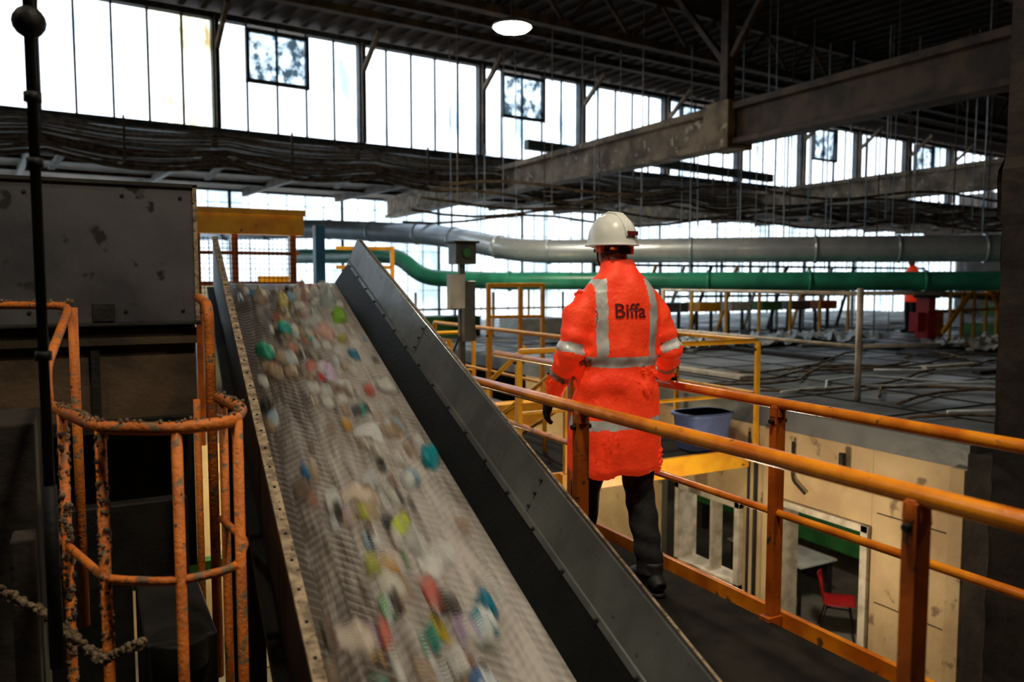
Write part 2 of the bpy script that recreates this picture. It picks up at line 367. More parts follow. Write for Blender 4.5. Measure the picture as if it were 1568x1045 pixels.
# building frame: clerestory plane; s along wall, n outward, z up
A6 = math.radians(6); O = V((2.365, 16.86, 0)); D = V((math.cos(A6), math.sin(A6), 0)); NN = V((-math.sin(A6), math.cos(A6), 0))
def W(s, n, z): return O + D * s + NN * n + V((0, 0, z))

FL = -3.3
# ------------------------------------------------------------------ shell
b = Bd('floor', ['concrete']); b.obox(W(-16, -27, FL - .2), D * 64, NN * 37.5, (0, 0, .2)); b.finish()
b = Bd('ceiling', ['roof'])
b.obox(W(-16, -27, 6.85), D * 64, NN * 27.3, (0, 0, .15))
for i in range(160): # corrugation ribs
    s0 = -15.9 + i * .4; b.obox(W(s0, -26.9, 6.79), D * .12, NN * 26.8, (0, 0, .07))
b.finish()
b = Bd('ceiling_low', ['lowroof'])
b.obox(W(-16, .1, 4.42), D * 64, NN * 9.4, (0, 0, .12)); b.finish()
b = Bd('wall_left', ['wall']); b.obox(W(-16.2, -27, FL), D * .2, NN * 37, (0, 0, 10.3)); b.finish()
b = Bd('wall_right', ['wall']); b.obox(W(48, -27, FL), D * .2, NN * 37, (0, 0, 10.3)); b.finish()
b = Bd('wall_back', ['wall']); b.obox(W(-16, -27.2, FL), D * 64, NN * .2, (0, 0, 10.3)); b.finish()
b = Bd('wall_far', ['wall']); b.obox(W(-16, 9.3, FL), D * 64, NN * .2, (0, 0, 3.1))
b.obox(W(-16, 9.3, 4.36), D * 64, NN * .2, (0, 0, .2)); b.finish()

# clerestory glazing
b = Bd('window_1', ['frame', 'glass', 'glass2', 'glassy'])
z0, z1 = 4.56, 6.66; s0, s1 = -15, 46; bay = 3.05
b.obox(W(s0, -.08, z1), D * (s1 - s0), NN * .2, (0, 0, .12)); b.obox(W(s0, -.1, z0 - .16), D * (s1 - s0), NN * .25, (0, 0, .16))
k0 = int(s0 // bay)
for k in range(k0, 16):
    sx = k * bay
    if sx < s0 or sx > s1: continue
    b.obox(W(sx - .065, -.09, z0), D * .13, NN * .18, (0, 0, z1 - z0))
    for j in range(5):
        a = sx + j * .61
        if j: b.obox(W(a - .02, -.03, z0), D * .04, NN * .05, (0, 0, z1 - z0))
        vent = (k % 2 == 0) and j in (1, 2)
        yel = (k == -1 and j in (3, 4))
        if vent:
            b.quad([W(a, 0, z0), W(a + .61, 0, z0), W(a + .61, 0, z0 + 1.0), W(a, 0, z0 + 1.0)], 1)
            b.quad([W(a, -.05, z0 + 1.0), W(a + .61, -.05, z0 + 1.0), W(a + .61, -.05, z1 - .1), W(a, -.05, z1 - .1)], 2)
        else:
            b.quad([W(a, 0, z0), W(a + .61, 0, z0), W(a + .61, 0, z1), W(a, 0, z1)], 3 if yel else 1)
    if k % 2 == 0:
        a = sx + .61
        for zz in (z0 + .97, z1 - .14): b.obox(W(a - .04, -.12, zz), D * 1.30, NN * .1, (0, 0, .07))
        for aa in (a - .04, a + 1.19): b.obox(W(aa, -.12, z0 + .97), D * .07, NN * .1, (0, 0, 1.03))
b.finish()
b = Bd('window_2', ['frame', 'glassfar'])
b.quad([W(-16, 9.4, -.2), W(48, 9.4, -.2), W(48, 9.4, 4.36), W(-16, 9.4, 4.36)], 1)
s = -16.
i = 0
while s < 48:
    w = .10 if i % 6 == 0 else .020
    b.obox(W(s, 9.32, -.2), D * w, NN * .05, (0, 0, 4.56)); s += .62; i += 1
for z in (.5, 1.2, 1.9, 2.6, 3.3, 4.0): b.obox(W(-16, 9.33, z), D * 64, NN * .05, (0, 0, .020))
b.finish()

b = Bd('roof_brace', ['lowroof', 'greyrail', 'brownsteel'])
for k in range(-4, 15):
    sx = k * bay
    b.obox(W(sx - .06, .2, 4.2), D * .12, NN * 9.0, (0, 0, .22), 2)
    b.beam(W(sx + .7, .6, 4.34), W(sx + .35, 2.4, 3.86), .12, .08, 1)
for n in (2.4, 4.6, 6.8): b.obox(W(-15, n, 4.28), D * 60, NN * .08, (0, 0, .12), 2)
b.finish()
b = Bd('cable_bundle', ['cable', 'lowroof'])
for c in range(17):
    ph = random.random() * 6; nz = 4.44 - .042 * c + random.uniform(-.02, .02); nn = -.24 - random.random() * .22 - .02 * c
    pts = []
    for i in range(0, 131):
        sx = -14 + i * .44
        sag = .07 * math.sin(math.pi * ((sx / 3.05) % 1)) * (1 + c * .13)
        pts.append(W(sx, nn + .03 * math.sin(sx * .9 + ph), nz - sag + .03 * noise.noise(V((sx * .5, ph, 0)))))
    b.tube(pts, random.uniform(.014, .032), 0, 6)
for i in range(19):
    sx = -14 + i * bay + .02
    b.beam(W(sx, -.7, 3.72), W(sx, -.7, 4.5), .04, .04, 1); b.beam(W(sx, -.75, 3.72), W(sx, .05, 3.72), .04, .04, 1)
b.finish()

def main_beam(X, name):
    b = Bd(name, ['beam', 'brownsteel'])
    y0, y1 = -8, 25.3
    b.box((X - .11, 9.3, 3.70), (X + .11, y1, 4.2)); b.box((X - .22, 9.3, 4.15), (X + .22, y1, 4.26)); b.box((X - .19, 9.3, 3.62), (X + .19, y1, 3.72))
    b.box((X - .09, y0, 3.72), (X + .09, 9.3, 4.2), 1); b.box((X - .20, y0, 4.15), (X + .20, 9.3, 4.25), 1); b.box((X - .17, y0, 3.64), (X + .17, 9.3, 3.72), 1)  # near length lies in shadow; shade painted in with the darker material
    for y in (2.2, 9.6):
        b.beam((X, y, 4.26), (X, y, 6.62), .16, .16, 1)
        b.beam((X, y + .1, 5.0), (X, y + 1.5, 6.6), .09, .09, 1); b.beam((X, y - .1, 5.0), (X, y - 1.4, 6.6), .09, .09, 1)
    b.box((X - .26, 9.3, 3.58), (X + .26, 9.85, 4.30))
    return b.finish(.006)
main_beam(8.9, 'roof_beam'); main_beam(18.1, 'roof_beam')
for nn, zc in ((-5.4, 5.95), (-10.4, 5.95), (-2.6, 6.45)):
    b = Bd('roof_truss', ['brownsteel', 'roof'])
    b.obox(W(-15, nn - .09, zc - .1), D * 62, NN * .18, (0, 0, .14)); 
    b.obox(W(-15, nn - .06, 6.66), D * 62, NN * .12, (0, 0, .12))
    if zc < 6.2:
        s = -15
        while s < 46:
            b.beam(W(s, nn, zc), W(s + .75, nn, 6.7), .06, .06); b.beam(W(s + .75, nn, 6.7), W(s + 1.5, nn, zc), .06, .06); s += 1.5
    b.finish()
b = Bd('eaves_bracket', ['brownsteel', 'beam'])
for k in range(-3, 15):
    b.beam(W(k * bay, -.2, 6.1), W(k * bay, -1.0, 6.72), .08, .10, 1); b.beam(W(k * bay, -.18, 4.55), W(k * bay, -.18, 6.7), .10, .08)
b.finish()
b = Bd('crane_rail', ['tie'])
b.beam((9.2, 16.6, 4.75), (17.8, 17.3, 4.55), .18, .22); b.finish()

# ------------------------------------------------------------------ lamps
def lamp(x, y, z, e, col=(1, .85, .60), r=.2):
    b = Bd('high_bay_lamp', ['darksteel', 'lampglow', 'silver'])
    b.tube([(x, y, z), (x, y, z + .04), (x, y, z + .08), (x, y, z + .13)], [.27, .26, .17, .06], 2, 24)
    b.tube([(x, y, z - .05), (x, y, z - .03), (x, y, z - .001)], [.14, .22, .25], 1, 24)
    b.tube([(x, y, z + .1), (x, y, 6.78)], .012, 0, 8)
    b.finish()
    l = bpy.data.lights.new('bay_light', 'SPOT'); l.energy = e; l.color = col; l.shadow_soft_size = r; l.spot_size = math.radians(150); l.spot_blend = .6
    o = bpy.data.objects.new('high_bay_light', l); o.location = (x, y, z - .08); S.collection.objects.link(o)
lamp(5.16, 9.7, 4.95, 850)
lamp(1.1, 1.7, 5.2, 380)  # unseen lamp added as key light on the worker's back
lamp(4.0, .6, 5.2, 120)  # unseen lamp added as fill over the walkway and rails
lamp(-2.2, 3.6, 5.2, 50)  # unseen lamp added as fill for the left cage
def pl(name, loc, e, col, r=.15):
    l = bpy.data.lights.new(name, 'POINT'); l.energy = e; l.color = col; l.shadow_soft_size = r
    o = bpy.data.objects.new(name, l); o.location = loc; S.collection.objects.link(o)
pl('office_light', (7.6, 6.2, -.3), 130, (1, .90, .70))
pl('lower_hall_light', (4.5, 4.6, -.5), 45, (1, .82, .54))
pl('lower_bay_light', (2.3, 9.4, -1.0), 200, (1, .88, .50))

# ------------------------------------------------------------------ ducts
def smooth_path(pts, r): return fillet(pts, r, 8)
b = Bd('silver_duct', ['silver', 'darksteel'])
P = [(1.2, 22.5, 2.75), (4.51, 17.98, 2.72), (6.25, 14.95, 2.48), (7.0, 12.75, 2.08), (10.14, 9.56, 2.07), (12.74, 7.27, 2.06), (17, 3.6, 2.05)]
b.tube(smooth_path(P, .7), .21, 0, 24)
for i in range(len(P) - 1):
    a, c = V(P[i]), V(P[i + 1]); L_ = (c - a).length; k = .5
    while k < L_ - .4:
        p = a.lerp(c, k / L_); t = (c - a).normalized()
        b.tube([p - t * .025, p + t * .025], .225, 0, 24); k += 1.25
b.finish()
b = Bd('green_duct', ['greenpipe', 'darksteel'])
P2 = [(4.0, 17.5, 2.08), (5.25, 14.5, 2.04), (5.5, 13.9, 1.62), (6.3, 12.75, 1.55), (10.0, 9.4, 1.55), (12.57, 7.13, 1.55), (17, 3.2, 1.55)]
b.tube(smooth_path(P2, .6), .15, 0, 20)
for i in range(3, len(P2) - 1):
    a, c = V(P2[i]), V(P2[i + 1]); L_ = (c - a).length; k = .4
    while k < L_ - .3:
        p = a.lerp(c, k / L_); t = (c - a).normalized(); b.tube([p - t * .02, p + t * .02], .18, 0, 20); k += 1.7
b.finish()
b = Bd('hanging_wires', ['wire', 'cable'])
for i in range(60):
    f = random.random() ** .8; x = 6.4 + 9.5 * f; y = 13.0 - 8.6 * f + random.uniform(.5, 3.6)
    zb = random.choice([1.75, 1.9, 2.3, .6, 2.6, 1.2]); zt = random.choice([4.2, 5.8, 6.7])
    b.tube([(x, y, zb), (x + random.uniform(-.03, .03), y, zt)], random.uniform(.008, .014), random.choice((0, 0, 0, 1)), 5)
b.finish()
b = Bd('cable_tray', ['greyrail', 'cable'])
for j in range(5):
    y = 13.2 + j * .5
    pts = [(5.6 + i * .6, y - i * .18, 3.25 - .11 * j + .10 * math.sin(i * .9 + j)) for i in range(24)]
    b.tube(pts, .028, 1, 6)
for j in range(7): b.tube([(6 + j * 1.7, 13.4 - j * .5, 3.0), (6 + j * 1.7, 13.4 - j * .5, 6.7)], .01, 0, 6)
b.finish()

# ------------------------------------------------------------------ deck (roof of offices) & lower walls
b = Bd('office_roof_deck', ['deck', 'darksteel', 'greyrail'])
b.box((5.65, 3.5, .17), (32, 15.8, .35))
for i in range(26): b.box((5.7 + i * 1.0, 3.52, .351), (5.73 + i * 1.0, 15.7, .36), 1)
for i in range(9): b.box((5.7, 4.6 + i * 1.25, .351), (31.9, 4.63 + i * 1.25, .358), 1)
for i in range(60):
    x = random.uniform(7, 22); y = random.uniform(6, 15); l = random.uniform(.5, 2.4); a = random.choice((0, 0, 1.57, random.random() * 3))
    d = V((math.cos(a), math.sin(a), 0)); b.beam(V((x, y, .385)), V((x, y, .385)) + d * l, random.uniform(.03, .25), .04, random.choice((0, 1, 2)))
b.finish()
b = Bd('crumpled_sheeting', ['greyrail', 'wire'])
def sheet(cx, cy, lx, ly, z, h, m, seed):
    nx, ny = int(lx * 9), int(ly * 9); g = []
    for j in range(ny + 1):
        g.append([b.bm.verts.new((cx + lx * (i / nx - .5) + .05 * noise.noise(V((i * .7, j * .7, seed))), cy + ly * (j / ny - .5) + .1 * noise.noise(V((i * .4, j * .4, seed + 9))), z + h * abs(noise.noise(V((i * .55, j * .55, seed + 3)))) + .01)) for i in range(nx + 1)])
    for j in range(ny):
        for i in range(nx): b.bm.faces.new((g[j][i], g[j][i + 1], g[j + 1][i + 1], g[j + 1][i])).material_index = m
sheet(11.2, 11.2, 6.0, 1.4, .37, .35, 1, 1); sheet(15.0, 8.6, 3.5, 1.2, .37, .3, 0, 20)
b.finish()
b = Bd('deck_cables', ['cable', 'wire'])
for i in range(16):
    x0, y0 = random.uniform(6, 10), random.uniform(4, 8.5)
    pts = [(x0 + k * .6, y0 + .5 * noise.noise(V((k * .3, i * 3.1, 0))) * 3 + k * .12 * ((i % 3) - 1), .385 + .05 * noise.noise(V((k * .9, i, 4)))) for k in range(16)]
    b.tube(pts, .016, 0 if i % 3 else 1, 6)
b.finish()
b = Bd('mezzanine_floor', ['deck']); b.box((-12, 10.3, -.45), (5.6, 25.5, -.3)); b.box((5.65, 15.8, .0), (32, 25.6, .2)); b.finish()

wall_z1 = .17
b = Bd('wall_office', ['cream', 'darksteel', 'white'])
def wy(y0, y1, z0, z1, m=0): b.box((5.65, y0, z0), (5.83, y1, z1), m)
wy(3.5, 4.30, FL, wall_z1); wy(4.30, 5.33, -.47, wall_z1); wy(5.33, 5.75, FL, wall_z1)
wy(5.75, 6.75, FL, -1.55); wy(5.75, 6.75, -.62, wall_z1); wy(6.75, 10.2, FL, wall_z1)
for z in (-.35, -1.1, -1.9): b.box((5.64, 3.5, z), (5.652, 4.25, z + .008), 1)
b.box((5.60, 3.5, FL), (5.66, 3.62, wall_z1)); b.box((5.60, 5.33, FL), (5.65, 5.45, wall_z1))
b.tube([(5.6, 5.55, FL), (5.6, 5.55, .1)], .02, 1, 8); b.tube([(5.6, 5.64, FL), (5.6, 5.64, .1)], .014, 1, 8)
b.tube(fillet([(5.6, 5.1, .1), (5.6, 5.1, -.25), (5.6, 4.95, -.35)], .05), .015, 1, 8); b.tube([(5.58, 4.55, .1), (5.58, 4.55, -.06), (5.56, 4.5, -.12)], .03, 1, 8)
b.finish(.004)
b = Bd('door_1', ['greyrail', 'darksteel'])
for y in (4.305, 5.255): b.box((5.61, y, FL), (5.87, y + .07, -.475))
b.box((5.61, 4.30, -.535), (5.87, 5.32, -.475)); b.finish(.004)
b = Bd('window_3', ['greyrail', 'glassfar'])
for y in (5.76, 6.67): b.box((5.60, y, -1.54), (5.86, y + .07, -.63))
for z in (-1.54, -.70): b.box((5.60, 5.76, z), (5.86, 6.74, z + .07))
b.box((5.66, 6.2, -1.5), (5.8, 6.24, -.66)); b.finish(.004)
b = Bd('wall_shaded_end', ['brick']); b.box((5.6, -3, FL), (5.95, 3.48, .3)); b.finish()  # wall end in darkness, its shade painted as a near-black slab
b = Bd('wall_office_rear', ['cream']); b.box((12.4, 3.5, FL), (12.6, 15.5, .15)); b.finish()
b = Bd('wall_lower_rear', ['cream']); b.box((-4, 11.2, FL), (5.6, 11.4, -.46)); b.finish()

b = Bd('green_conveyor_body', ['green', 'darksteel'])
b.box((10.4, 7.2, -2.75), (10.9, 12, -1.7)); b.box((10.36, 7.2, -1.75), (10.94, 12, -1.68), 1)
for y in (7.4, 9.5, 11.7): b.box((10.5, y, FL), (10.6, y + .1, -2.75), 1)
b.box((8.0, 7.6, -1.35), (8.3, 12, -.8)); b.box((7.98, 7.6, -.8), (8.32, 12, -.76), 1)
b.finish(.01)
b = Bd('green_beam', ['green']); b.ibeam((-3, 9.0, -1.55), (5.5, 9.0, -1.55), .16, .2, 0); b.finish()
b = Bd('desk', ['white', 'darksteel', 'paper'])
x0, y0 = 8.9, 7.9
b.box((x0, y0, -2.58), (x0 + .75, y0 + 1.5, -2.55))
for x in (x0 + .04, x0 + .67):
    for y in (y0 + .05, y0 + 1.41): b.box((x, y, FL), (x + .04, y + .04, -2.58), 1)
b.box((x0 + .66, y0 + .1, -2.95), (x0 + .68, y0 + 1.4, -2.6), 1)
b.obox((x0 + .2, y0 + .3, -2.55), (.21, .05, 0), (-.07, .29, 0), (0, 0, .004), 2); b.obox((x0 + .3, y0 + .9, -2.55), (.21, -.05, 0), (.07, .29, 0), (0, 0, .004), 2)
b.finish(.004)
def chair(x, y, rz):
    Mx = Matrix.Translation((x, y, FL)) @ Matrix.Rotation(rz, 4, 'Z')
    b = Bd('red_plastic_chair', ['red', 'darksteel'], matrix=Mx)
    prof = [(.23, .44), (.20, .455), (.05, .44), (-.12, .43), (-.19, .46), (-.225, .56), (-.25, .70), (-.27, .80), (-.275, .83)]
    hw = [.20, .225, .235, .23, .225, .235, .235, .215, .17]
    g = []
    for (py, pz), h in zip(prof, hw):
        row = []
        for k in range(9):
            t = -1 + k / 4; row.append(b.bm.verts.new((h * t, py + (.05 * t * t if pz > .5 else 0), pz + (.035 * t * t if pz < .5 else 0))))
        g.append(row)
    for i in range(len(g) - 1):
        for k in range(8):
            f = b.bm.faces.new((g[i][k], g[i][k + 1], g[i + 1][k + 1], g[i + 1][k])); f.smooth = True
    for sx in (-1, 1):
        b.tube(fillet([(sx * .24, .22, 0.01), (sx * .17, .15, .42), (sx * .17, -.14, .42), (sx * .24, -.24, .01)], .04), .011, 1, 8)
    b.tube([(-.17, .15, .42), (.17, .15, .42)], .01, 1, 8); b.tube([(-.17, -.14, .41), (.17, -.14, .41)], .01, 1, 8)
    o = b.finish(); sm = o.modifiers.new('thick', 'SOLIDIFY'); sm.thickness = .008
    return o
chair(8.95, 7.3, math.radians(-140))

# ------------------------------------------------------------------ walkway & platform & rails
b = Bd('walkway', ['grate', 'railpaint', 'darksteel', 'fluff'])
b.box((1.88, -1.5, -.06), (2.70, 5.5, 0))
b.box((2.76, -1.5, -.13), (2.79, 5.5, .035), 1); b.box((2.70, -1.5, -.13), (2.80, 5.5, -.10), 1); b.box((1.82, -1.5, -.16), (1.85, 5.5, .10), 1)
for y in (-1, 1.2, 3.4, 5.2): b.beam((1.88, y, -.12), (2.72, y, -.12), .08, .12, 2)
for x in (1.93, 2.64):
    for y in (-1, 3.4, 5.3): b.box((x - .05, y - .05, FL), (x + .05, y + .05, -.16), 2)
b.finish(.003)
def rail(name, path, posts, m='yellow', h=1.0, base=0., mid=.5, r=.024, pr=None, low=-.1, pm=None):
    b = Bd(name, [m, 'darksteel', pm or m])
    top = [V((p[0], p[1], base + h)) for p in path]
    b.tube(fillet(top, .08), r, 0, 14)
    if mid: b.tube(fillet([V((p[0], p[1], base + mid)) for p in path], .08), r * .75, 0, 12)
    pr = pr or r * 1.0
    for (x, y) in posts:
        b.beam((x, y, base + low), (x, y, base + h - r * .6), pr * 2.1, pr * 1.5, 2, up=(0, 1, 0))
        b.tube([(x, y, base + h - r * 2.4), (x, y, base + h - r * .3)], [pr * 1.25, r * 1.15], 2, 10)
        b.tube([(x - .05, y - .0, base + h * .92), (x + .05, y, base + h * .92)], .012, 1, 8)
        b.box((x - .055, y - .03, base + low), (x + .055, y + .03, base + low + .12), 2)
    return b.finish(.003)
rail('handrail_near', [(1.87, -1.5), (1.87, 5.4)], [(1.87, -.4), (1.87, 1.29), (1.87, 2.88), (1.87, 4.5)], 'railpaint', pm='orange', mid=None, r=.027, pr=.029)
rail('handrail_far', [(2.73, -1.5), (2.73, 5.4)], [(2.73, .9), (2.73, 2.58), (2.73, 4.3)], 'railpaint', pm='orange', r=.025, pr=.028)
b = Bd('landing_platform', ['grate', 'yellow', 'darksteel', 'orange'])
b.box((3.0, 5.60, -.12), (5.5, 6.7, -.06)); b.box((3.0, 6.7, -.12), (4.15, 10.2, -.06)); b.box((2.1, 5.60, -.12), (3.0, 6.7, -.06))
b.box((2.9, 5.56, -.22), (5.52, 5.60, -.04), 1); b.box((5.5, 5.60, -.22), (5.54, 6.66, -.04), 1)
b.box((4.18, 6.72, -.22), (5.50, 6.76, -.04), 1); b.box((4.2, 6.76, -.22), (4.24, 10.2, -.04), 1)
for (x, y) in ((3.0, 5.7), (5.4, 6.6), (3.1, 10), (4.0, 10)): b.box((x - .05, y - .05, FL), (x + .05, y + .05, -.12), 2)
b.finish(.003)
rail('platform_rail', [(3.0, 5.53), (5.57, 5.53), (5.57, 6.7), (4.17, 6.7), (4.17, 10.1)], [(3.0, 5.53), (3.45, 5.53), (4.35, 5.53), (5.57, 5.53), (5.57, 6.7), (4.17, 6.7), (4.17, 8.4), (4.17, 10.1)], 'yellow', h=1.05, base=-.06, mid=.55, r=.023)
rail('platform_rail', [(2.96, 6.8), (2.96, 10.1)], [(2.96, 6.8), (2.96, 7.6), (2.96, 8.4), (2.96, 9.2), (2.96, 10.1)], 'yellow', h=1.05, base=-.06, mid=.55, r=.023)
rail('platform_rail', [(2.3, 7.1), (2.3, 10.4), (4.9, 10.4)], [(2.3, 7.1), (2.3, 8.7), (2.3, 10.4), (3.6, 10.4), (4.9, 10.4)], 'yellow', h=1.1, base=-.28, mid=.55, r=.025, low=0)
b = Bd('yellow_stair', ['yellow', 'grate'])
for x in (2.2, 2.88):
    b.beam((x, 6.8, -.1), (x, 9.4, -2.2), .04, .2, 0); b.tube([(x, 6.8, .95), (x, 9.4, -1.1)], .022, 0, 10)
    for t in (0, .33, .66, 1): b.tube([(x, 6.8 + 2.6 * t, -.1 - 2.1 * t), (x, 6.8 + 2.6 * t, .95 - 2.05 * t)], .02, 0, 10)
for i in range(10): b.box((2.2, 6.85 + i * .26, -.2 - i * .21), (2.88, 7.05 + i * .26, -.17 - i * .21), 1)
b.finish()
b = Bd('yellow_stair_rail', ['yellow'])
for x in (3.15, 3.75):
    b.tube([(x, 5.7, 1.0), (x, 7.2, .2)], .022, 0, 10); b.tube([(x, 5.7, .6), (x, 7.0, -.03)], .018, 0, 10)
    b.tube([(x, 6.4, -.06), (x, 6.4, .62)], .02, 0, 10)
b.finish()
b = Bd('yellow_pipe_support_frame', ['yellow'])
for (x, y) in ((3.35, 10.7), (3.75, 10.6)): b.beam((x, y, -.3), (x, y, 2.03), .05, .05)
for z in (2.0, 1.74, 1.44): b.beam((3.0, 10.75, z), (3.75, 10.6, z), .05, .05)
for (x, y) in ((4.45, 9.0), (4.85, 8.9), (5.15, 8.85)): b.beam((x, y, .0), (x, y, 1.52), .05, .05)
b.beam((4.45, 9.0, 1.5), (5.15, 8.85, 1.5), .05, .05); b.beam((4.45, 9.0, 1.1), (5.15, 8.85, 1.1), .04, .04); b.box((4.4, 8.8, -.3), (5.2, 9.05, 0))
b.finish(.004)
b = Bd('deck_guardrail', ['greyrail'])
px = [V((6.9, 8.6, .35)), V((6.75, 5.35, .35)), V((7.55, 5.1, .35))]
b.tube([px[0], px[0] + V((0, 0, 1.1))], .03, 0, 10)
b.tube([px[1], px[1] + V((.0, 0, 1.13))], .032, 0, 10)
for z in (1.08, .55): b.tube([px[0] + V((0, 0, z)), px[1] + V((0, 0, z)), px[2] + V((.1, 0, z))], .02, 0, 10)
b.finish()
b = Bd('waste_bin', ['binblue', 'darksteel'])
cx, cy, zb = 5.18, 5.84, -.058
b.tube([(cx, cy, zb), (cx, cy, zb + .02), (cx, cy, zb + .32), (cx, cy, zb + .33), (cx, cy, zb + .36), (cx, cy, zb + .36), (cx, cy, zb + .06)],
       [(.22, .16), (.225, .165), (.26, .19), (.28, .21), (.28, .21), (.255, .185), (.215, .155)], 0, 32, ref=(1, 0, 0), power=.5)
b.finish()

# ------------------------------------------------------------------ conveyor
al = math.atan(.329)
r_ = V((math.cos(math.radians(4.5)), -math.sin(math.radians(4.5)), 0)); hdir = V((math.sin(math.radians(4.5)), math.cos(math.radians(4.5)), 0))
u_ = (hdir * math.cos(al) + V((0, 0, math.sin(al)))); n_ = r_.cross(u_)
MC = Matrix(((r_.x, u_.x, n_.x, 1.097), (r_.y, u_.y, n_.y, 2.53), (r_.z, u_.z, n_.z, .63), (0, 0, 0, 1)))
conv = empty('inclined_conveyor')
SA, SB = -3.2, 4.02
bm_ = bpy.data.materials.new('dusty_sheen_chevron_belt'); bm_.use_nodes = True
nt = bm_.node_tree; N = nt.nodes; L = nt.links; pb_ = N['Principled BSDF']
tc = N.new('ShaderNodeTexCoord'); sp = N.new('ShaderNodeSeparateXYZ'); L.new(tc.outputs['Object'], sp.inputs[0])
def mth(op, a, b_=None, c=None):
    n = N.new('ShaderNodeMath'); n.operation = op
    for i, x in enumerate((a, b_, c)):
        if x is None: continue
        if isinstance(x, (int, float)): n.inputs[i].default_value = x
        else: L.new(x, n.inputs[i])
    return n.outputs[0]
pp = mth('PINGPONG', mth('ADD', sp.outputs['X'], 10.0), .10)
ch = mth('SINE', mth('MULTIPLY', mth('SUBTRACT', sp.outputs['Y'], mth('MULTIPLY', pp, .85)), 120.))
mp = N.new('ShaderNodeMapping'); mp.inputs['Scale'].default_value = (1, .10, 1); L.new(tc.outputs['Object'], mp.inputs[0])
n1 = N.new('ShaderNodeTexNoise'); n1.inputs['Scale'].default_value = 34; n1.inputs['Detail'].default_value = 5; L.new(mp.outputs[0], n1.inputs[0])
n2 = N.new('ShaderNodeTexNoise'); n2.inputs['Scale'].default_value = 5.; n2.inputs['Detail'].default_value = 4; L.new(mp.outputs[0], n2.inputs[0])
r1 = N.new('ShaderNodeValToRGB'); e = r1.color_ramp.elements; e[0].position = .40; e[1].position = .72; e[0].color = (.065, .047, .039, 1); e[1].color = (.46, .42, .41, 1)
painted_refl = mth('MULTIPLY', mth('SUBTRACT', .42, mth('ABSOLUTE', mth('SUBTRACT', sp.outputs['X'], .22))), .45)  # window reflection painted in as whiter colour right of the middle
L.new(mth('ADD', painted_refl, mth('ADD', mth('MULTIPLY', n1.outputs['Fac'], .46), mth('ADD', mth('MULTIPLY', n2.outputs['Fac'], .46), mth('MULTIPLY', ch, .018)))), r1.inputs[0])
L.new(r1.outputs[0], pb_.inputs['Base Color']); pb_.inputs['Roughness'].default_value = .42
bp = N.new('ShaderNodeBump'); bp.inputs['Strength'].default_value = .35; bp.inputs['Distance'].default_value = .003
L.new(ch, bp.inputs['Height']); L.new(bp.outputs[0], pb_.inputs['Normal'])
HB = -.375
def bh(a): return HB + .05 * abs(a + .03) ** 2
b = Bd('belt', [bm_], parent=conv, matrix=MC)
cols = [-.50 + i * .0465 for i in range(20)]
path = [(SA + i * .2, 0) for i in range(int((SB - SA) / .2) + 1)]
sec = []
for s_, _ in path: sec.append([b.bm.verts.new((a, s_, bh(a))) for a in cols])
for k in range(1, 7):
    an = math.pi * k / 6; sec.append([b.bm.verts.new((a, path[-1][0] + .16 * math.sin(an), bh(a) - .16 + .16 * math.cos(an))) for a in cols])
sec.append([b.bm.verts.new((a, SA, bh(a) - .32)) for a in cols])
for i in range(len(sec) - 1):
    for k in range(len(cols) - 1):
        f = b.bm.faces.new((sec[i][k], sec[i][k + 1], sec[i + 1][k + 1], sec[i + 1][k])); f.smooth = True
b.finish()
b = Bd('side_wall_far', ['steel', 'black', 'darksteel', 'rustplank'], parent=conv, matrix=MC)
def prism(prof, y0, y1, m):
    A = [b.bm.verts.new((x, y0, z)) for x, z in prof]; B_ = [b.bm.verts.new((x, y1, z)) for x, z in prof]; n = len(prof)
    for i in range(n):
        f = b.bm.faces.new((A[i], A[(i + 1) % n], B_[(i + 1) % n], B_[i])); f.material_index = m
    for q in (A[::-1], B_):
        f = b.bm.faces.new(q); f.material_index = m
ed = [SA, -1.55, .35, 2.1, SB - .02]
for i in range(4):
    off = .004 * (i % 2)
    prism([(.555, 0), (.545 - off, .002), (.482 - off, -.185), (.482 - off, -.195), (.56, -.195)], ed[i], ed[i + 1] + .03, 0)
prism([(.552, 0.003), (.562, 0.003), (.562, -.42), (.552, -.42)], SA, SB, 2)
prism([(.556, .0), (.575, .0), (.575, -.010), (.556, -.010)], SA, SB, 3)
prism([(.480, -.19), (.472, -.20), (.375, -.365), (.385, -.37), (.50, -.24)], SA, SB, 1)
prism([(.473, -.178), (.487, -.175), (.482, -.205), (.465, -.202)], SA, SB, 0)
y = SA + .1
while y < SB:
    b.tube([(.469, y, -.188), (.459, y, -.191)], .008, 2, 6); y += .28
for e_ in ed[1:4]:
    for z in (-.03, -.09, -.15): b.tube([(.542 + z * .33, e_ + .015, z), (.53 + z * .33, e_ + .015, z + .003)], .007, 2, 6)
b.finish()
b = Bd('side_wall_near', ['rustplank', 'darksteel', 'black'], parent=conv, matrix=MC)
prism([(-.560, 0), (-.522, 0), (-.522, -.02), (-.560, -.02)], SA, SB, 0)
prism([(-.555, -.02), (-.535, -.02), (-.535, -.46), (-.555, -.46)], SA, SB, 1)
prism([(-.535, -.12), (-.525, -.12), (-.455, -.35), (-.465, -.35)], SA, SB, 2)
prism([(-.60, -.40), (-.55, -.40), (-.55, -.46), (-.60, -.46)], SA, SB, 1)
y = SA + .07
while y < SB:
    b.tube([(-.54, y, -.001), (-.54, y, .003)], .006, 2, 6); y += .15
b.finish()
b = Bd('head_pulley_and_frame', ['darksteel', 'steel', 'brownsteel'], parent=conv, matrix=MC)
